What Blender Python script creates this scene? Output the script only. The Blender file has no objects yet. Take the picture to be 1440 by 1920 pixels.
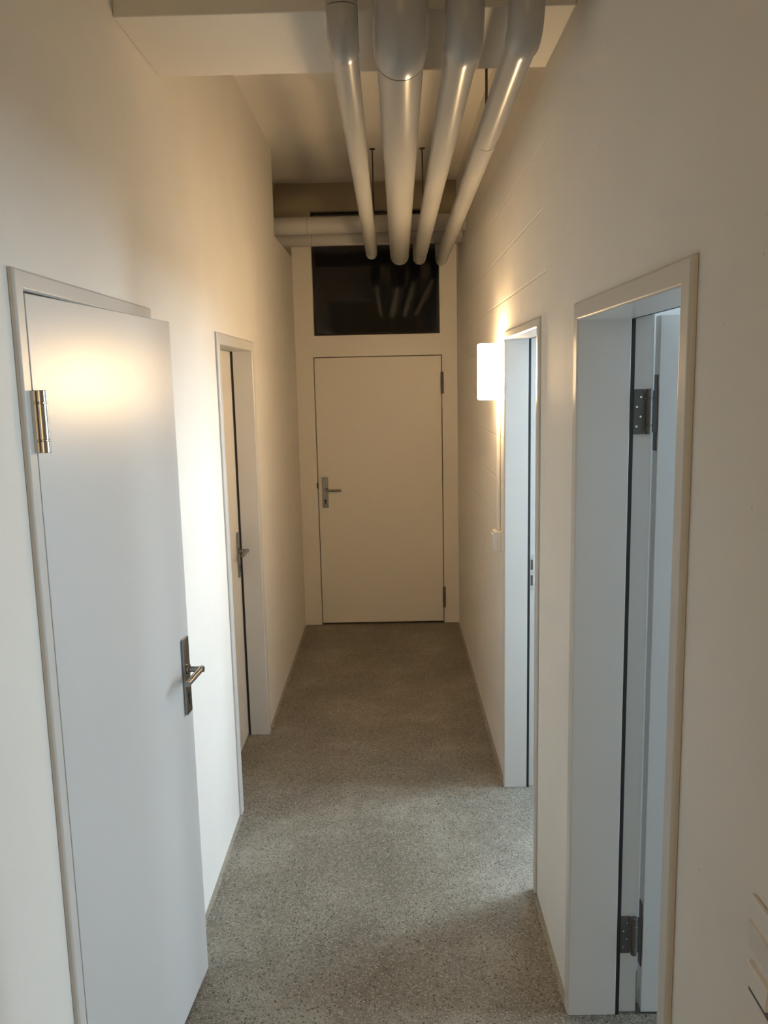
import bpy, bmesh, math
from mathutils import Vector, Matrix
PI = math.pi
sc = bpy.context.scene
C = sc.collection

# ------------------------------------------------------------------ dimensions (metres)
W = 1.168          # corridor width
L = 6.086          # far wall
H = 3.2            # ceiling
YB = -2.6          # back of the corridor, behind the camera
TR = 0.18          # right wall thickness
TL = 0.15          # left wall thickness

# ------------------------------------------------------------------ materials
def new_mat(name):
    m = bpy.data.materials.new(name); m.use_nodes = True
    nt = m.node_tree; b = nt.nodes['Principled BSDF']
    return m, nt, b

def N(nt, t, **k):
    n = nt.nodes.new(t)
    for a, v in k.items(): setattr(n, a, v)
    return n

def math_node(nt, op, a, b=None, clamp=False):
    n = N(nt, 'ShaderNodeMath', operation=op); n.use_clamp = clamp
    for i, v in enumerate((a, b)):
        if v is None: continue
        if isinstance(v, (int, float)): n.inputs[i].default_value = v
        else: nt.links.new(v, n.inputs[i])
    return n.outputs[0]

def ramp(nt, fac, stops):
    r = N(nt, 'ShaderNodeValToRGB')
    e = r.color_ramp.elements
    while len(e) < len(stops): e.new(0.5)
    for el, (p, c) in zip(e, stops):
        el.position = p; el.color = c if len(c) == 4 else (*c, 1)
    nt.links.new(fac, r.inputs[0]); return r.outputs[0]

def simple(name, col, rough=0.4, metal=0.0, spec=0.5, bump=0.0, bscale=200):
    m, nt, b = new_mat(name)
    b.inputs['Base Color'].default_value = (*col, 1)
    b.inputs['Roughness'].default_value = rough
    b.inputs['Metallic'].default_value = metal
    b.inputs['Specular IOR Level'].default_value = spec
    tc = N(nt, 'ShaderNodeTexCoord'); no = N(nt, 'ShaderNodeTexNoise')
    no.inputs['Scale'].default_value = bscale; no.inputs['Detail'].default_value = 3
    nt.links.new(tc.outputs['Object'], no.inputs['Vector'])
    mr = N(nt, 'ShaderNodeMapRange'); mr.inputs[3].default_value = rough*0.9; mr.inputs[4].default_value = rough*1.12
    nt.links.new(no.outputs[0], mr.inputs[0]); nt.links.new(mr.outputs[0], b.inputs['Roughness'])
    if bump:
        bp = N(nt, 'ShaderNodeBump'); bp.inputs['Distance'].default_value = bump; bp.inputs['Strength'].default_value = 1
        nt.links.new(no.outputs[0], bp.inputs['Height']); nt.links.new(bp.outputs[0], b.inputs['Normal'])
    return m

def wall_material(name, col, blocks=None, seams=(), pits=1.0, joint=1.0):
    """painted masonry: block joints from blocks=(y where the block work starts), board seams, small pits"""
    m, nt, b = new_mat(name)
    L_ = nt.links.new
    geo = N(nt, 'ShaderNodeNewGeometry')
    sep = N(nt, 'ShaderNodeSeparateXYZ'); L_(geo.outputs['Position'], sep.inputs[0])
    P = geo.outputs['Position']
    n1 = N(nt, 'ShaderNodeTexNoise'); n1.inputs['Scale'].default_value = 55; n1.inputs['Detail'].default_value = 5; L_(P, n1.inputs['Vector'])
    n2 = N(nt, 'ShaderNodeTexNoise'); n2.inputs['Scale'].default_value = 2.2; n2.inputs['Detail'].default_value = 3; L_(P, n2.inputs['Vector'])
    n3 = N(nt, 'ShaderNodeTexNoise'); n3.inputs['Scale'].default_value = 14; n3.inputs['Detail'].default_value = 3; L_(P, n3.inputs['Vector'])
    h = math_node(nt, 'MULTIPLY', n1.outputs[0], 0.35)
    h = math_node(nt, 'ADD', h, math_node(nt, 'MULTIPLY', n3.outputs[0], 0.9))
    # pits: sparse small dents
    cb = N(nt, 'ShaderNodeCombineXYZ'); L_(sep.outputs[1], cb.inputs[0]); L_(sep.outputs[2], cb.inputs[1])
    vo = N(nt, 'ShaderNodeTexVoronoi'); vo.voronoi_dimensions = '2D'; vo.inputs['Scale'].default_value = 8; L_(cb.outputs[0], vo.inputs['Vector'])
    sel = N(nt, 'ShaderNodeSeparateColor'); L_(vo.outputs['Color'], sel.inputs[0])
    pit = math_node(nt, 'LESS_THAN', vo.outputs['Distance'], math_node(nt, 'MULTIPLY', math_node(nt, 'SUBTRACT', sel.outputs[0], 0.70), 0.085))
    h = math_node(nt, 'SUBTRACT', h, math_node(nt, 'MULTIPLY', pit, 2.2*pits))
    if blocks is not None:
        br = N(nt, 'ShaderNodeTexBrick'); L_(cb.outputs[0], br.inputs['Vector'])
        br.inputs['Color1'].default_value = (1, 1, 1, 1); br.inputs['Color2'].default_value = (0.82, 0.82, 0.82, 1)
        br.inputs['Mortar'].default_value = (0, 0, 0, 1); br.inputs['Scale'].default_value = 1
        br.inputs['Brick Width'].default_value = 0.33; br.inputs['Row Height'].default_value = 0.195
        br.inputs['Mortar Size'].default_value = 0.006; br.inputs['Mortar Smooth'].default_value = 0.8
        msk = math_node(nt, 'GREATER_THAN', sep.outputs[1], blocks)
        bw = N(nt, 'ShaderNodeRGBToBW'); L_(br.outputs['Color'], bw.inputs[0])
        inv = math_node(nt, 'SUBTRACT', 1.0, bw.outputs[0])
        h = math_node(nt, 'SUBTRACT', h, math_node(nt, 'MULTIPLY', math_node(nt, 'MULTIPLY', inv, msk), joint))
    for ys in seams:
        d = math_node(nt, 'ABSOLUTE', math_node(nt, 'SUBTRACT', sep.outputs[1], ys))
        d = math_node(nt, 'ADD', d, math_node(nt, 'MULTIPLY', n3.outputs[0], 0.004))
        sm = math_node(nt, 'LESS_THAN', d, 0.0036)
        h = math_node(nt, 'SUBTRACT', h, math_node(nt, 'MULTIPLY', sm, 1.2))
    bp = N(nt, 'ShaderNodeBump'); bp.inputs['Distance'].default_value = 0.0011; bp.inputs['Strength'].default_value = 0.85
    L_(h, bp.inputs['Height']); L_(bp.outputs[0], b.inputs['Normal'])
    d1 = tuple(c*0.955 for c in col)
    c1 = ramp(nt, n2.outputs[0], [(0.3, d1), (0.65, col)])
    mx = N(nt, 'ShaderNodeMix', data_type='RGBA'); L_(math_node(nt, 'MULTIPLY', pit, 0.5*pits), mx.inputs[0])
    L_(c1, mx.inputs[6]); mx.inputs[7].default_value = (col[0]*.5, col[1]*.47, col[2]*.42, 1)
    L_(mx.outputs[2], b.inputs['Base Color'])
    b.inputs['Roughness'].default_value = 0.62; b.inputs['Specular IOR Level'].default_value = 0.3
    return m

def floor_material():
    m, nt, b = new_mat('ground_terrazzo_concrete')
    L_ = nt.links.new
    geo = N(nt, 'ShaderNodeNewGeometry'); P = geo.outputs['Position']
    big = N(nt, 'ShaderNodeTexNoise'); big.inputs['Scale'].default_value = 2.6; big.inputs['Detail'].default_value = 6; big.inputs['Roughness'].default_value = .62; L_(P, big.inputs['Vector'])
    base = ramp(nt, big.outputs[0], [(0.30, (0.140, 0.122, 0.093)), (0.52, (0.198, 0.177, 0.138)), (0.72, (0.300, 0.275, 0.225))])
    def chips(scale, thr, dist, colr, prev, loc):
        mp = N(nt, 'ShaderNodeMapping'); mp.inputs['Location'].default_value = (loc, loc*1.7, loc*.3); L_(P, mp.inputs[0])
        v = N(nt, 'ShaderNodeTexVoronoi'); v.inputs['Scale'].default_value = scale; L_(mp.outputs[0], v.inputs['Vector'])
        s = N(nt, 'ShaderNodeSeparateColor'); L_(v.outputs['Color'], s.inputs[0])
        f = math_node(nt, 'MULTIPLY', math_node(nt, 'GREATER_THAN', s.outputs[0], thr), math_node(nt, 'LESS_THAN', v.outputs['Distance'], dist))
        mx = N(nt, 'ShaderNodeMix', data_type='RGBA'); L_(math_node(nt, 'MULTIPLY', f, 0.75), mx.inputs[0]); L_(prev, mx.inputs[6])
        mx.inputs[7].default_value = (*colr, 1); return mx.outputs[2]
    c = chips(190, 0.55, 0.45, (0.085, 0.076, 0.062), base, 0)
    c = chips(170, 0.60, 0.45, (0.34, 0.32, 0.28), c, 3.1)
    c = chips(120, 0.76, 0.38, (0.055, 0.05, 0.04), c, 7.7)
    c = chips(78, 0.82, 0.31, (0.035, 0.03, 0.026), c, 12.3)
    c = chips(60, 0.955, 0.26, (0.33, 0.31, 0.275), c, 17.9)
    c = chips(11, 0.92, 0.05, (0.02, 0.018, 0.015), c, 23.9)
    sp = N(nt, 'ShaderNodeSeparateXYZ'); L_(P, sp.inputs[0])      # pale mortar residue along the foot of the walls
    mid = math_node(nt, 'ABSOLUTE', math_node(nt, 'SUBTRACT', sp.outputs[0], W/2))
    nz = N(nt, 'ShaderNodeTexNoise'); nz.inputs['Scale'].default_value = 24; L_(P, nz.inputs['Vector'])
    edge = math_node(nt, 'GREATER_THAN', math_node(nt, 'ADD', mid, math_node(nt, 'MULTIPLY', nz.outputs[0], 0.022)), W/2-0.004)
    edge = math_node(nt, 'MULTIPLY', edge, math_node(nt, 'LESS_THAN', mid, W/2+0.001))
    rightside = math_node(nt, 'GREATER_THAN', sp.outputs[0], W/2)
    leftside = math_node(nt, 'LESS_THAN', sp.outputs[0], W/2)
    for side, ya, yb in ((rightside, 1.33, 2.19), (rightside, 2.71, 3.54), (leftside, 3.29, 4.16)):     # none across the doorways
        gap = math_node(nt, 'LESS_THAN', math_node(nt, 'ABSOLUTE', math_node(nt, 'SUBTRACT', sp.outputs[1], (ya+yb)/2)), (yb-ya)/2)
        edge = math_node(nt, 'MULTIPLY', edge, math_node(nt, 'SUBTRACT', 1.0, math_node(nt, 'MULTIPLY', gap, side)))
    mx = N(nt, 'ShaderNodeMix', data_type='RGBA'); L_(math_node(nt, 'MULTIPLY', edge, 0.45), mx.inputs[0]); L_(c, mx.inputs[6])
    mx.inputs[7].default_value = (0.40, 0.375, 0.33, 1); c = mx.outputs[2]
    L_(c, b.inputs['Base Color'])
    b.inputs['Roughness'].default_value = 0.5; b.inputs['Specular IOR Level'].default_value = 0.4
    fine = N(nt, 'ShaderNodeTexNoise'); fine.inputs['Scale'].default_value = 320; fine.inputs['Detail'].default_value = 3; L_(P, fine.inputs['Vector'])
    bp = N(nt, 'ShaderNodeBump'); bp.inputs['Distance'].default_value = 0.0007; bp.inputs['Strength'].default_value = 0.6
    L_(fine.outputs[0], bp.inputs['Height']); L_(bp.outputs[0], b.inputs['Normal'])
    return m

WALLC = (0.80, 0.77, 0.715)
M = {}
M['wall_l'] = wall_material('painted_wall_left', WALLC, blocks=3.3, seams=(2.42,), pits=0.35, joint=0.5)
M['wall_r'] = wall_material('painted_wall_right', WALLC, blocks=2.62, seams=(2.50,), pits=1.0, joint=1.1)
M['wall'] = wall_material('painted_wall_plain', WALLC, pits=0.3)
M['beam'] = wall_material('painted_beam', WALLC, pits=0.5)
M['concrete'] = wall_material('dark_wall_strip', (0.40, 0.345, 0.255), pits=0.3)  # darker, browner wall colour for the far top strip and the recess lining
M['room'] = simple('room_white_paint', (0.80, 0.81, 0.82), 0.6)
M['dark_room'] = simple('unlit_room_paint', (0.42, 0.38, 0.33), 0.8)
M['floor'] = floor_material()
M['frame'] = simple('frame_satin_paint', (0.62, 0.605, 0.575), 0.33, bump=0.00008, bscale=60)
M['leaf'] = simple('leaf_satin_paint', (0.61, 0.61, 0.60), 0.305, bump=0.00008, bscale=40)
M['leaf2'] = simple('leaf_cream_paint', (0.72, 0.68, 0.61), 0.4, bump=0.00008, bscale=40)
M['pipe'] = simple('grey_pipe_jacket', (0.40, 0.39, 0.37), 0.25, spec=0.5, bscale=400)
M['seam'] = simple('dark_joint', (0.10, 0.085, 0.07), 0.6)
M['steel'] = simple('brushed_stainless', (0.33, 0.315, 0.29), 0.26, metal=1.0)
M['chrome'] = simple('polished_hinge', (0.52, 0.50, 0.47), 0.17, metal=1.0)
M['grey_metal'] = simple('grey_hinge', (0.115, 0.11, 0.10), 0.5, metal=0.35)
M['soft_seam'] = simple('pipe_joint_line', (0.17, 0.155, 0.135), 0.5)
M['black'] = simple('black_rubber', (0.012, 0.012, 0.012), 0.6)
M['rod'] = simple('dark_threaded_rod', (0.10, 0.085, 0.06), 0.5, metal=0.7)
M['plastic'] = simple('white_plastic', (0.74, 0.72, 0.68), 0.35)
M['sill'] = simple('window_frame_white', (0.75, 0.76, 0.77), 0.4)

m, nt, b = new_mat('transom_glass')
b.inputs['Base Color'].default_value = (0.55, 0.55, 0.52, 1); b.inputs['Roughness'].default_value = 0.03
b.inputs['Transmission Weight'].default_value = 1; b.inputs['IOR'].default_value = 1.3
M['glass'] = m
m, nt, b = new_mat('clear_glass')
b.inputs['Base Color'].default_value = (1, 1, 1, 1); b.inputs['Roughness'].default_value = 0.0
b.inputs['Transmission Weight'].default_value = 1; b.inputs['IOR'].default_value = 1.02
M['clear'] = m
m, nt, b = new_mat('lit_opal_glass')
b.inputs['Base Color'].default_value = (0.9, 0.85, 0.75, 1)
b.inputs['Emission Color'].default_value = (1.0, 0.67, 0.345, 1); b.inputs['Emission Strength'].default_value = 100.0
M['opal'] = m

# ------------------------------------------------------------------ mesh helpers
def link_mesh(name, bm, mat, parent=None, smooth=False, bevel=0.0, seg=2):
    bmesh.ops.recalc_face_normals(bm, faces=bm.faces[:])
    me = bpy.data.meshes.new(name); bm.to_mesh(me); bm.free()
    me.materials.append(mat)
    if smooth:
        for p in me.polygons: p.use_smooth = True
    o = bpy.data.objects.new(name, me); C.objects.link(o)
    if smooth:
        try: me.set_sharp_from_angle(angle=math.radians(38))
        except Exception: pass
    if bevel:
        md = o.modifiers.new('bevel', 'BEVEL'); md.width = bevel; md.segments = seg; md.limit_method = 'ANGLE'; md.angle_limit = math.radians(40)
        for p in me.polygons: p.use_smooth = True
        try: me.set_sharp_from_angle(angle=math.radians(30))
        except Exception: pass
        md.harden_normals = True
    if parent:
        o.parent = parent
        o.matrix_parent_inverse = parent.matrix_world.inverted() if False else Matrix.Identity(4)
    return o

def empty(name, loc=(0, 0, 0), rotz=0.0):
    o = bpy.data.objects.new(name, None); C.objects.link(o)
    o.location = loc; o.rotation_euler = (0, 0, rotz); o.empty_display_size = 0.1
    return o

def tag(o, label, cat, group=None, kind=None):
    o['label'] = label; o['category'] = cat
    if group: o['group'] = group
    if kind: o['kind'] = kind
    return o

def box(bm, x0, x1, y0, y1, z0, z1):
    vs = [bm.verts.new((x, y, z)) for x in (x0, x1) for y in (y0, y1) for z in (z0, z1)]
    for f in ((0, 1, 3, 2), (4, 6, 7, 5), (0, 4, 5, 1), (2, 3, 7, 6), (0, 2, 6, 4), (1, 5, 7, 3)):
        bm.faces.new([vs[i] for i in f])
    return bm

def bx(*a):
    return box(bmesh.new(), *a)

def cells(xs, ys, zs, solid):
    """mesh of the outside of a union of grid cells; solid(cx, cy, cz) says which cells are filled"""
    bm = bmesh.new(); V = {}
    def v(i, j, k):
        if (i, j, k) not in V: V[(i, j, k)] = bm.verts.new((xs[i], ys[j], zs[k]))
        return V[(i, j, k)]
    nx, ny, nz = len(xs)-1, len(ys)-1, len(zs)-1
    S = {}
    for i in range(nx):
        for j in range(ny):
            for k in range(nz):
                S[(i, j, k)] = bool(solid((xs[i]+xs[i+1])/2, (ys[j]+ys[j+1])/2, (zs[k]+zs[k+1])/2))
    for (i, j, k), s in S.items():
        if not s: continue
        if not S.get((i-1, j, k)): bm.faces.new([v(i, j, k), v(i, j, k+1), v(i, j+1, k+1), v(i, j+1, k)])
        if not S.get((i+1, j, k)): bm.faces.new([v(i+1, j, k), v(i+1, j+1, k), v(i+1, j+1, k+1), v(i+1, j, k+1)])
        if not S.get((i, j-1, k)): bm.faces.new([v(i, j, k), v(i+1, j, k), v(i+1, j, k+1), v(i, j, k+1)])
        if not S.get((i, j+1, k)): bm.faces.new([v(i, j+1, k), v(i, j+1, k+1), v(i+1, j+1, k+1), v(i+1, j+1, k)])
        if not S.get((i, j, k-1)): bm.faces.new([v(i, j, k), v(i, j+1, k), v(i+1, j+1, k), v(i+1, j, k)])
        if not S.get((i, j, k+1)): bm.faces.new([v(i, j, k+1), v(i+1, j, k+1), v(i+1, j+1, k+1), v(i, j+1, k+1)])
    return bm

def holed(x0, x1, y0, y1, z0, z1, holes):
    """slab with box holes (each: x0,x1,y0,y1,z0,z1; None = through)"""
    hs = []
    for h in holes:
        h = list(h)
        for i, d in enumerate((x0-1, x1+1, y0-1, y1+1, z0-1, z1+1)):
            if h[i] is None: h[i] = d
        hs.append(h)
    def br(a, b, idx):
        s = {a, b}
        for h in hs:
            for q in (h[idx], h[idx+1]):
                if a < q < b: s.add(q)
        return sorted(s)
    return cells(br(x0, x1, 0), br(y0, y1, 2), br(z0, z1, 4),
                 lambda x, y, z: not any(h[0] < x < h[1] and h[2] < y < h[3] and h[4] < z < h[5] for h in hs))

def sweep_u(profile, a0, a1, zt, fn, z0=0.0):
    """profile: closed list of (d, e), d = away from the opening, e = out of the wall; fn(a, z, e) -> point.
    Swept up one jamb, across the head and down the other, mitred."""
    bm = bmesh.new(); st = []
    for (fa, fz) in (('n', 0), ('n', 1), ('f', 1), ('f', 0)):
        row = []
        for d, e in profile:
            a = a0-d if fa == 'n' else a1+d
            z = zt+d if fz else z0
            row.append(bm.verts.new(fn(a, z, e)))
        st.append(row)
    n = len(profile)
    for r in range(3):
        for i in range(n):
            j = (i+1) % n
            bm.faces.new([st[r][i], st[r][j], st[r+1][j], st[r+1][i]])
    bm.faces.new(st[0]); bm.faces.new(st[3][::-1])
    return bm

def tube(bm, pts, r, seg=28, caps=True):
    """tube along points; r a number or a list"""
    pts = [Vector(p) for p in pts]
    rr = r if isinstance(r, (list, tuple)) else [r]*len(pts)
    up = None; rows = []
    for i, p in enumerate(pts):
        if i == 0: t = pts[1]-p
        elif i == len(pts)-1: t = p-pts[i-1]
        else: t = (pts[i+1]-p).normalized()+(p-pts[i-1]).normalized()
        t.normalize()
        if up is None:
            up = Vector((1, 0, 0)) if abs(t.x) < .9 else Vector((0, 0, 1))
        s = (up-t*up.dot(t)).normalized(); up = s; q = t.cross(s)
        rows.append([bm.verts.new(p+(s*math.cos(2*PI*k/seg)+q*math.sin(2*PI*k/seg))*rr[i]) for k in range(seg)])
    for a, b_ in zip(rows, rows[1:]):
        for k in range(seg):
            l = (k+1) % seg
            bm.faces.new([a[k], a[l], b_[l], b_[k]])
    if caps:
        bm.faces.new(rows[0][::-1]); bm.faces.new(rows[-1])
    return bm

# ------------------------------------------------------------------ room shell
D1 = (1.563, 2.352, 2.000)       # near left door: y0, y1, head
D2 = (3.340, 4.112, 1.978)       # far left door
D3 = (2.748, 3.500, 1.980)       # middle right doorway
D4 = (1.390, 2.140, 1.962)       # near right doorway
YL = L + 0.16
RX = 3.0; RX4 = 4.6                          # outer wall of the right-hand rooms
def st(name, bm, mat, label, cat, parent=None, **k):
    o = link_mesh(name, bm, mat, parent, **k)
    if parent is None: tag(o, label, cat, kind='structure')
    return o

st('floor', bx(-1.7, RX4+.2, YB, 9.2, -0.12, 0.0), M['floor'], 'grey-brown speckled polished concrete floor along the corridor', 'floor')
st('ceiling', bx(-1.7, RX4+.2, YB, 9.2, H, H+0.15), M['wall'], 'pale painted ceiling above the pipes', 'ceiling')
# left wall with two door openings and the recess the crossing pipes run into
g = 0.03
st('wall_left', holed(-TL, 0, YB, YL, 0, H, [
    (None, None, D1[0]-g, D1[1]+g, None, D1[2]+g),
    (None, None, D2[0]-g, D2[1]+g, None, D2[2]+g),
    (-.051, None, L, YL, 2.954, None),
    (-0.12, None, 5.19, L, 2.70, None)]), M['wall_l'],
    'white painted left corridor wall with the lever-handled doors', 'wall')
st('wall_right', holed(W, W+TR, YB, YL, 0, H, [
    (None, None, D3[0]-g, D3[1]+g, None, D3[2]+g),
    (None, None, D4[0]-g, D4[1]+g, None, D4[2]+g)]), M['wall_r'],
    'white painted right corridor wall carrying the lit lamp', 'wall')
st('wall_back', bx(0, W, YB-.15, YB, 0, H), M['wall'], 'painted corridor end wall behind the camera', 'wall')
# top strip of the far wall above the transom pane
st('wall_far', cells([-.05, .138, 1.044, W], [L+.001, YL], [2.955, 3.012, H], lambda x, y, z: z > 3.012 or (0 > x or x < .138 or x > 1.044)), M['concrete'], 'dark brown strip of wall above the dark transom pane', 'wall')
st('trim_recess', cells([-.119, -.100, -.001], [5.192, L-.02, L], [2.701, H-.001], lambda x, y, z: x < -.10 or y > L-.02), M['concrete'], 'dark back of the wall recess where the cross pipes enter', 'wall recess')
# ceiling beam
st('trim_beam', bx(0, W, 2.255, 2.675, 2.742, H), M['beam'], 'pale ceiling beam crossing the corridor behind the pipe drops', 'beam', bevel=0.004)
# unlit spaces behind the left doors and behind the transom
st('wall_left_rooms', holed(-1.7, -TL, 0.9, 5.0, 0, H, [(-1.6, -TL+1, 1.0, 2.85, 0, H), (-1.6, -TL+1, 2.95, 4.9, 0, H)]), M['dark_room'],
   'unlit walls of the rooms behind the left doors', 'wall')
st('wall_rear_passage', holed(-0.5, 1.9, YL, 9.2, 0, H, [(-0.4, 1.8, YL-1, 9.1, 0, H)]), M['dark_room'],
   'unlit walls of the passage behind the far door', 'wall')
# right-hand rooms: one shell, a dividing wall and two window openings
X0 = W+TR
WIN3 = (3.25, 4.05, 1.60, 2.66)
WIN4 = (1.65, 2.27, 0.75, 2.00)
st('wall_middle_room', holed(X0, RX+.2, 2.40, 5.0, 0, H, [
    (X0-1, RX, 2.46, 4.85, 0, H-.5), (RX-.1, RX+1, WIN3[0], WIN3[1], WIN3[2], WIN3[3])]), M['room'],
   'cool white walls of the daylit room behind the middle right doorway', 'wall')
st('wall_near_room', holed(X0, RX4+.2, -1.2, 2.40, 0, H, [
    (X0-1, RX4, -1.05, 2.32, 0, H-.5), (RX4-.1, RX4+1, WIN4[0], WIN4[1], WIN4[2], WIN4[3])]), M['room'],
   'cool white walls of the room behind the near right doorway', 'wall')
for i, wn in enumerate((WIN3, WIN4)):
    r = empty('window_%d' % (i+2), ((RX, RX4)[i]+.1, (wn[0]+wn[1])/2, wn[2]))
    tag(r, 'white framed window on the outer wall of the ' + ('middle' if i == 0 else 'near') + ' right-hand room', 'window', kind='structure')
    hw, hh = (wn[1]-wn[0])/2, wn[3]-wn[2]
    link_mesh('window_frame', holed(-.03, .03, -hw, hw, 0, hh, [(None, None, -hw+.05, -.025, .05, hh-.05), (None, None, .025, hw-.05, .05, hh-.05)]), M['sill'], r, bevel=.003)

# ------------------------------------------------------------------ lever handle (leaf plane: local +x out of the leaf, +y towards the hinge)
def handle(leaf, mat4, keyhole=True):
    """plate 0.227 tall with origin at the lever axis; local: x out, y towards hinge, z up"""
    def place(o):
        o.matrix_local = mat4; return o
    bm = bx(0, .009, -.022, .022, -.133, .094)
    plate = place(link_mesh('handle_plate', bm, M['steel'], leaf, bevel=.002)); plate['label'] = 'brushed steel rectangular handle plate'
    bm = bmesh.new(); r = .0086
    tube(bm, [(.009, 0, 0), (.014, 0, 0)], [.015, .0145], 24)
    tube(bm, [(.010, 0, 0), (.0565, 0, 0)], r, 24, True)
    # mitred corner then the grip
    pts = [(.048, -.0086, 0), (.048, .122, 0)]
    tube(bm, pts, r, 24, True)
    lev = place(link_mesh('lever_handle', bm, M['steel'], leaf, smooth=True)); lev['label'] = 'brushed steel round-bar lever'
    if keyhole:
        bm = bmesh.new(); tube(bm, [(.0088, 0, -.078), (.0105, 0, -.078)], .0085, 20)
        box(bm, .0088, .0105, -.0045, .0045, -.106, -.078)
        k = place(link_mesh('lock_cylinder', bm, M['black'], leaf)); k['label'] = 'dark keyhole of the lock'
    return plate

def hinge_knuckle(name, parent, loc, h, r, mat, wing=None, label=None):
    bm = bmesh.new()
    a, b_ = h*.2, h*.8
    gp = .0012
    for z0, z1 in ((0, a-gp), (a+gp, b_-gp), (b_+gp, h)):
        tube(bm, [(0, 0, z0), (0, 0, z0+.0012), (0, 0, z1-.0012), (0, 0, z1)], [r-.001, r, r, r-.001], 28)
    tube(bm, [(0, 0, .002), (0, 0, h-.002)], r*.8, 20)
    if wing: box(bm, *wing)
    o = link_mesh(name, bm, mat, parent, smooth=True); o.location = loc
    if label: o['label'] = label
    return o

# ------------------------------------------------------------------ door_1: near left, ajar
fl = lambda a, z, e: (e, a, z)                # left wall
fr = lambda a, z, e: (W-e, a, z)              # right wall
y0, y1, zt = D1
d1 = empty('door_1', (0, y0, 0)); tag(d1, 'pale grey door standing slightly ajar at near left, warm lamp reflection on it', 'door', kind='structure')
off = lambda f, oy: (lambda a, z, e: (lambda p: (p[0], p[1]-oy, p[2]))(f(a, z, e)))
prof = [(0, -.052), (0, .008), (.004, .012), (.034, .012), (.038, .008), (.038, 0), (.028, 0), (.028, -TL), (-.018, -TL), (-.018, -.052)]
link_mesh('door_frame', sweep_u(prof, y0, y1, zt, off(fl, y0)), M['frame'], d1, bevel=.0015)
ang = math.radians(4.45)
leaf = link_mesh('door_leaf', bx(-.040, 0, .004, .790, .008, 1.996), M['leaf'], d1, bevel=.0018)
leaf.location = (.010, 0, 0); leaf.rotation_euler = (0, 0, -ang)
handle(leaf, Matrix.Translation((0, .742, 1.007)) @ Matrix.Diagonal((1, -1, 1, 1)))
for z in (1.700, .20):
    hinge_knuckle('hinge', d1, (.022, .006, z), .118, .0125, M['chrome'], wing=(-.012, -.004, -.020, 0.0, .001, .117), label='polished steel three-part barrel hinge')

# ------------------------------------------------------------------ door_2: far left, closed in a deep reveal
def reveal_frame(root, y0, y1, zt, f, depth, wall_t, face=.048, proud=.011):
    oy = root.location.y; ox = root.location.x
    ff = lambda a, z, e: (lambda p: (p[0]-ox, p[1]-oy, p[2]))(f(a, z, e))
    prof = [(0, -depth), (0, proud-.004), (.004, proud), (face-.005, proud), (face, proud-.005), (face, 0), (.028, 0), (.028, -wall_t-.006), (.012, -wall_t-.006),
            (.012, -depth-.010), (.006, -depth-.010), (.006, -depth)]
    fr_ = link_mesh('door_frame', sweep_u(prof, y0, y1, zt, ff), M['frame'], root, bevel=.0018)
    pr = [(.0115, -depth-.010), (.0005, -depth-.010), (.0005, -depth+.0005), (.0115, -depth+.0005)]
    sl = link_mesh('door_seal', sweep_u(pr, y0, y1, zt, ff), M['black'], root); sl['label'] = 'black rubber door seal'
    return fr_
y0, y1, zt = D2
d2 = empty('door_2', (0, y0, 0)); tag(d2, 'cream door closed in a narrow deep recess, further along the left wall', 'door', kind='structure')
reveal_frame(d2, y0, y1, zt, fl, .088, TL, .048)
leaf = link_mesh('door_leaf', bx(-.040, 0, -.004, y1-y0+.004, .006, zt+.004), M['leaf2'], d2, bevel=.0015)
leaf.location = (-.0995, 0, 0)
handle(leaf, Matrix.Translation((0, .715, .998)) @ Matrix.Diagonal((1, -1, 1, 1)))

# ------------------------------------------------------------------ door_3: middle right doorway, leaf folded back inside
y0, y1, zt = D3
d3 = empty('door_3', (W, y0, 0)); tag(d3, 'open doorway flooded with white daylight beside the lit wall lamp', 'doorway', kind='structure')
reveal_frame(d3, y0, y1, zt, fr, .090, TR, .034)
bm = bmesh.new()
box(bm, .099, .119, y1-y0+.0085, y1-y0+.0125, .915, 1.072)
sp = link_mesh('strike_plate', bm, M['chrome'], d3, bevel=.0015); sp['label'] = 'steel strike plate with two dark slots'
bm = bmesh.new()
box(bm, .104, .114, y1-y0+.0078, y1-y0+.0088, .930, .975); box(bm, .104, .114, y1-y0+.0078, y1-y0+.0088, 1.000, 1.045)
link_mesh('latch_slot', bm, M['seam'], sp)
leaf = link_mesh('door_leaf', bx(0, .79, -.042, 0, .008, zt), M['leaf'], d3, bevel=.0015)
leaf.location = (TR+.025, -.012, 0)

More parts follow.
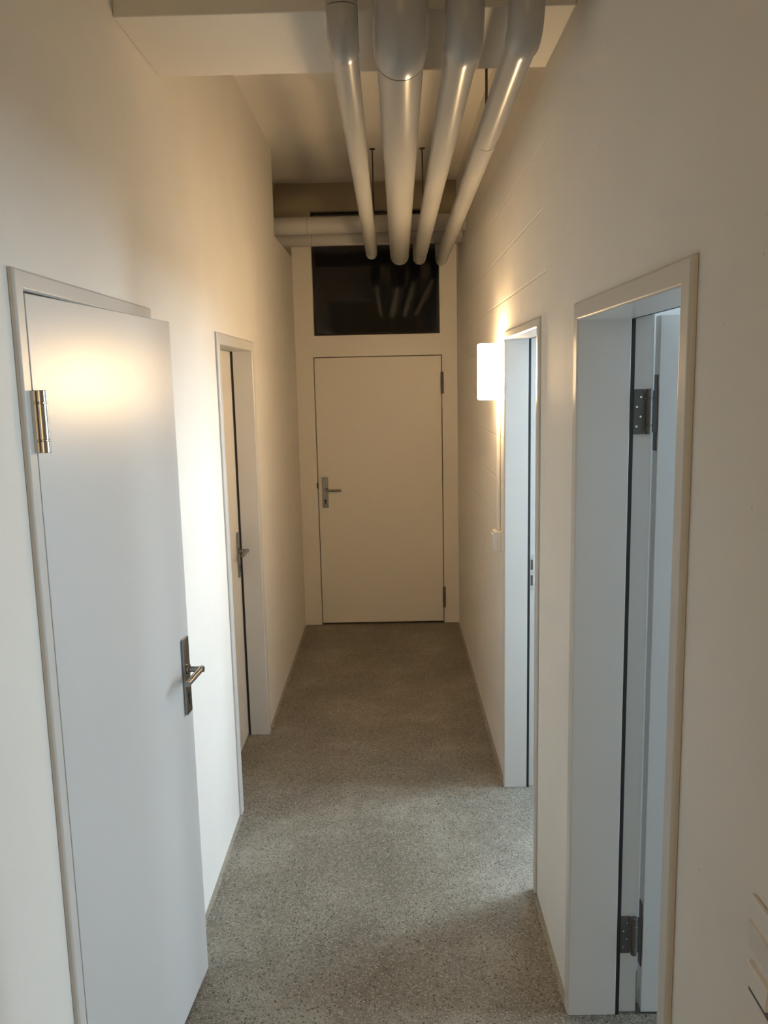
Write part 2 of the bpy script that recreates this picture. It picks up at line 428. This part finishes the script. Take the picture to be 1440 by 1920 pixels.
# ------------------------------------------------------------------ door_4: near right doorway, leaf open at a right angle
y0, y1, zt = D4
d4 = empty('door_4', (W, y0, 0)); tag(d4, 'open doorway at near right with its grey leaf swung inside', 'doorway', kind='structure')
reveal_frame(d4, y0, y1, zt, fr, .125, TR, .045, proud=.013)
w = y1-y0
leaf = link_mesh('door_leaf', bx(0, .80, 0, .042, .008, zt+.008), M['leaf'], d4, bevel=.0015)
leaf.location = (1.366-W, w, 0)
for z in (1.671, .190):
    bm = bmesh.new()
    box(bm, 1.305-W, 1.332-W, w+.0085, w+.0125, z, z+.115)
    hp = link_mesh('hinge', bm, M['grey_metal'], d4, bevel=.001); hp['label'] = 'dark grey steel hinge with long leaf plate'
    for q in range(4):
        bm = bmesh.new(); tube(bm, [(1.313-W+.010*(q % 2), w+.0090, z+.02+.025*q), (1.313-W+.010*(q % 2), w+.0075, z+.02+.025*q)], .0028, 12)
        link_mesh('hinge_screw', bm, M['chrome'], hp)
    k = hinge_knuckle('hinge_barrel', hp, (1.342-W, w+.002, z), .115, .0085, M['grey_metal'])
    bm = bmesh.new()
    box(bm, 1.3635-W, 1.3665-W, w+.008, w+.034, z-.044, z+.151)
    link_mesh('hinge_leaf_plate', bm, M['grey_metal'], hp, bevel=.0012)
    bm = bmesh.new()
    box(bm, 1.342-W, 1.3665-W, w+.006, w+.010, z+.004, z+.111)
    link_mesh('hinge_arm', bm, M['grey_metal'], hp)

# ------------------------------------------------------------------ door_5: far door and the transom above
d5 = empty('door_5', (0, L, 0)); tag(d5, 'closed beige door at the far end below the dark transom', 'door', kind='structure')
link_mesh('door_frame', holed(0, W, 0, .16, 0, 2.954, [(.128, 1.056, None, None, None, 2.0), (.138, 1.044, None, None, 2.152, None)]), M['leaf2'], d5, bevel=.002)
leaf = link_mesh('door_leaf', bx(.1335, 1.0505, .002, .045, .014, 1.9945), M['leaf2'], d5, bevel=.002)
leaf['label'] = 'plain beige door leaf'
link_mesh('door_stop', holed(.128, 1.056, .046, .07, 0, 2.0, [(.145, 1.04, None, None, None, 1.985)]), M['seam'], d5)
R5 = Matrix(((0, 1, 0, 0), (-1, 0, 0, 0), (0, 0, 1, 0), (0, 0, 0, 1)))   # local x(out) -> -y ; local y(hinge) -> +x
handle(leaf, Matrix.Translation((.183, .002, 1.033)) @ R5)
for z in (1.722, .124):
    hinge_knuckle('hinge', d5, (1.056, -.010, z), .155, .0105, M['grey_metal'], label='dark barrel hinge')
bm = bmesh.new(); box(bm, .121, .131, -.003, .002, 1.045, 1.085)
o = link_mesh('latch_bolt', bm, M['rod'], d5)
w1 = empty('window_1', (.591, L+.05, 2.152)); tag(w1, 'dark transom pane above the far door, pipe reflections in it', 'window', kind='structure')
link_mesh('glass_pane', bx(-.450, .450, -.003, .003, .003, .858), M['glass'], w1)
link_mesh('glazing_bead', holed(-.453, .453, .004, .02, 0, .868, [(-.437, .437, None, None, .015, .852)]), M['seam'], w1)

# ------------------------------------------------------------------ pipes
def arc(p_start, axis_a, axis_b, R, n=12):
    """quarter bend from p_start heading along axis_a, ending heading along axis_b"""
    a, b_ = Vector(axis_a), Vector(axis_b); c = Vector(p_start)+b_*R
    return [c+(-b_*math.cos(t)+a*math.sin(t))*R for t in [PI/2*i/n for i in range(n+1)]]

ZP = 2.61
PIPES = [  # x, radius, far end (outermost y), drop y, description, riser top
    (.584, .0340, 5.455, 2.075, 'slim grey pipe, leftmost of the four overhead pipes', 2.745),
    (.727, .0590, 5.605, 2.080, 'thick grey pipe, widest of the four overhead pipes', 2.745),
    (.887, .0415, 5.700, 2.085, 'medium grey pipe just right of the widest overhead pipe', 2.715),
    (1.034, .0380, 5.800, 2.060, 'slim grey pipe nearest the right wall overhead', 2.715)]
SHIFT = {.584: (.002, -.004), .727: (-.005, .030), .887: (-.014, .002), 1.034: (-.022, .004)}
for x, r, ye, yd, lab, rt in PIPES:
    dn, df = SHIFT[x]
    root = empty('heating_pipe', (x, 3.8, ZP)); tag(root, lab + ', running along the ceiling', 'pipe', 'overhead pipes along the corridor')
    oy, oz = 3.8, ZP
    rb = r*1.28
    R1 = r*1.02 + .030
    near = arc((dn, yd+R1-oy, 0), (0, -1, 0), (0, 0, 1), R1)          # near bend, heading towards the camera then up
    bm = bmesh.new(); tube(bm, near, r*1.10, 36); link_mesh('elbow', bm, M['pipe'], root, smooth=True)
    bm = bmesh.new(); tube(bm, [near[-1], (dn, yd-oy, H-oz)], r*1.085, 36); link_mesh('riser', bm, M['pipe'], root, smooth=True)
    R2 = r*1.05+.004
    bm = bmesh.new(); tube(bm, [(dn, yd+R1-oy, 0), (df, ye-r-R2-oy, 0)], r, 36); link_mesh('straight_run', bm, M['pipe'], root, smooth=True)
    far = arc((df, ye-r-R2-oy, 0), (0, 1, 0), (0, 0, 1), R2)
    bm = bmesh.new(); tube(bm, far, r*1.012, 36); link_mesh('elbow', bm, M['pipe'], root, smooth=True)
    bm = bmesh.new(); tube(bm, [far[-1], (df, ye-r-oy, rt-oz)], r, 36); link_mesh('stub', bm, M['pipe'], root, smooth=True)
    bm = bmesh.new(); tube(bm, [(dn, yd+R1-oy-.0008, 0), (dn, yd+R1-oy+.0008, 0)], r*1.104, 36)
    o = link_mesh('joint_seam', bm, M['soft_seam'], root, smooth=True) if r > .05 else bm.free()

for (y, z, r, lab) in ((5.375, 2.787, .053, 'grey pipe crossing just above the far ends of the overhead pipes, nearer one'),
                       (5.655, 2.755, .050, 'grey pipe crossing behind the nearer cross pipe, close to the transom')):
    root = empty('cross_pipe', (W/2, y, z)); tag(root, lab, 'pipe', 'pipes crossing at the corridor end')
    bm = bmesh.new(); tube(bm, [(-.099-W/2, 0, 0), (W/2, 0, 0)], r, 36); link_mesh('pipe_body', bm, M['pipe'], root, smooth=True)
    bm = bmesh.new(); tube(bm, [(-.40, 0, 0), (-.397, 0, 0)], r*1.008, 36); link_mesh('joint_seam', bm, M['soft_seam'], root, smooth=True)

for (x, y, r, lab) in ((.581, 5.26, .034, 'thin dark hanger rod above the leftmost overhead pipe'),
                       (.889, 5.27, .0415, 'thin dark hanger rod between the thickest and the third overhead pipe'),
                       (1.019, 2.93, .038, 'thin dark hanger rod near the beam above the rightmost pipe')):
    root = empty('pipe_hanger', (x, y, ZP)); tag(root, lab, 'hanger')
    dx = .02 if y > 5 and x < .6 else (.012 if y > 5 else 0)
    top = H-ZP
    bm = bmesh.new(); tube(bm, [(dx, 0, r), (dx, 0, top)], .0045, 12); link_mesh('rod', bm, M['rod'], root, smooth=True)
    bm = bmesh.new(); tube(bm, [(dx, 0, top-.004), (dx, 0, top)], .018, 16); link_mesh('ceiling_plate', bm, M['rod'], root, smooth=True)
    bm = bmesh.new(); seg = 30
    rows = []
    for k in range(seg):
        t = 2*PI*k/seg
        rows.append([bm.verts.new((math.cos(t)*q, yy, math.sin(t)*q)) for q, yy in ((r+.0003, -.006), (r+.0014, -.006), (r+.0014, .006), (r+.0003, .006))])
    for k in range(seg):
        a, b_ = rows[k], rows[(k+1) % seg]
        for i in range(4): bm.faces.new([a[i], b_[i], b_[(i+1) % 4], a[(i+1) % 4]])
    link_mesh('clamp', bm, M['pipe'], root, smooth=True)
# bent cable by the rightmost pipe's far end
bm = bmesh.new()
tube(bm, [(0, 0, 0), (.006, 0, -.10), (.014, 0, -.20), (.013, 0, -.30), (.004, 0, -.38), (-.008, 0, -.43)], .003, 10)
o = link_mesh('ceiling_cable', bm, M['rod'], None, smooth=True); o.location = (.985, 5.85, H)
tag(o, 'thin bent dark cable hanging from the ceiling between the two right pipes', 'cable')

# ------------------------------------------------------------------ lamp, conduit, switches
lamp = empty('wall_lamp', (W, 3.66, 1.85)); tag(lamp, 'glowing square wall lamp on the right wall beyond the middle doorway', 'lamp')
link_mesh('lamp_base', bx(-.014, 0, -.045, .014, -.112, .112), M['plastic'], lamp, bevel=.003)
link_mesh('lamp_shade', bx(-.106, -.0142, -.050, .018, -.120, .120), M['opal'], lamp, bevel=.008, seg=3)
bm = bmesh.new(); tube(bm, [(0, 0, 0), (0, 0, .592)], .009, 16)
o = link_mesh('cable_conduit', bm, M['plastic'], None, smooth=True); o.location = (W-.0095, 3.705, 1.143)
tag(o, 'thin white conduit running from the lit lamp down to the small switch', 'conduit')
sw = empty('wall_switch', (W, 3.71, 1.095)); tag(sw, 'small square surface switch below the lit lamp', 'switch')
link_mesh('switch_box', bx(-.034, 0, -.040, .040, -.045, .045), M['plastic'], sw, bevel=.004)
rk = link_mesh('rocker', bx(-.041, -.033, -.028, .028, -.032, .032), M['plastic'], sw, bevel=.003)
sx = empty('switch_panel', (W, 1.003, 1.035)); tag(sx, 'white surface switch panel low on the right wall at the photo edge', 'switch')
link_mesh('base_plate', bx(-.008, 0, -.044, .040, -.062, .083), M['plastic'], sx, bevel=.003)
def wedge(name, z0, z1, o0, o1, mat, yf=.040):
    bm = bmesh.new()
    v = [bm.verts.new(p) for p in ((-.007, -.038, z0), (-.007, yf, z0), (-.007, yf, z1), (-.007, -.038, z1),
                                   (-o0, -.038, z0), (-o0, yf, z0), (-o1, yf, z1), (-o1, -.038, z1))]
    for f in ((0, 1, 2, 3), (4, 7, 6, 5), (0, 4, 5, 1), (1, 5, 6, 2), (2, 6, 7, 3), (3, 7, 4, 0)): bm.faces.new([v[i] for i in f])
    return link_mesh(name, bm, mat, sx, bevel=.0015)
wedge('rocker', .006, .048, .009, .0125, M['plastic'], .034)
wedge('rocker', -.036, -.006, .017, .015, M['plastic'], .026)
wedge('dark_strip', -.055, -.040, .0085, .0085, M['seam'], .030)  # thin dark-coloured strip on the plate below the lower rocker

# ------------------------------------------------------------------ light
def area(name, loc, direction, sx_, sy_, power, col, spread=180):
    l = bpy.data.lights.new(name, 'AREA'); l.shape = 'RECTANGLE'; l.size = sx_; l.size_y = sy_
    l.energy = power; l.color = col; l.spread = math.radians(spread)
    o = bpy.data.objects.new(name, l); C.objects.link(o); o.location = loc
    o.rotation_euler = Vector(direction).to_track_quat('-Z', 'Y').to_euler()
    return o
area('daylight_middle_room', (RX-.02, (WIN3[0]+WIN3[1])/2, (WIN3[2]+WIN3[3])/2), (-1, 0, 0), 0.78, 1.03, 100, (0.66, 0.845, 1.0))
area('daylight_near_room', (RX4-.02, (WIN4[0]+WIN4[1])/2, (WIN4[2]+WIN4[3])/2), (-1, 0, 0), 0.6, 1.2, 76, (0.71, 0.88, 1.0))
area('hall_lamp', (W/2, -2.45, 1.75), (0, 1, 0.0), 0.9, 1.3, 9.0, (1.0, 0.71, 0.38))

wd = bpy.data.worlds.new('sky'); sc.world = wd; wd.use_nodes = True
nt = wd.node_tree; bg = nt.nodes['Background']
sky = nt.nodes.new('ShaderNodeTexSky'); sky.sky_type = 'HOSEK_WILKIE'; sky.turbidity = 4
sky.sun_direction = (-0.3, 0.2, 0.9)
nt.links.new(sky.outputs[0], bg.inputs[0]); bg.inputs[1].default_value = 0.6

# ------------------------------------------------------------------ camera
f, p, yw, r, X, Hc = 1553.68, 0.1568, 0.0110, -0.0220, 0.6816, 1.8210
cp, sp_ = math.cos(p), math.sin(p)
fw = Vector((-math.sin(yw)*cp, math.cos(yw)*cp, -sp_))
right = Vector((math.cos(yw), math.sin(yw), 0)); up = right.cross(fw)
r2 = right*math.cos(r)+up*math.sin(r); u2 = -right*math.sin(r)+up*math.cos(r)
cam = bpy.data.cameras.new('camera'); co = bpy.data.objects.new('camera', cam); C.objects.link(co)
Mx = Matrix((r2, u2, -fw)).transposed().to_4x4(); Mx.translation = Vector((X, 0, Hc)); co.matrix_world = Mx
cam.sensor_fit = 'VERTICAL'; cam.sensor_height = 36; cam.lens = f/1920*36; cam.clip_start = 0.02
sc.camera = co

sc.view_settings.view_transform = 'Standard'; sc.view_settings.look = 'None'
sc.view_settings.gamma = 1; sc.view_settings.use_curve_mapping = False
sc.view_settings.exposure = 0.12
sc.cycles.max_bounces = 10; sc.cycles.diffuse_bounces = 6
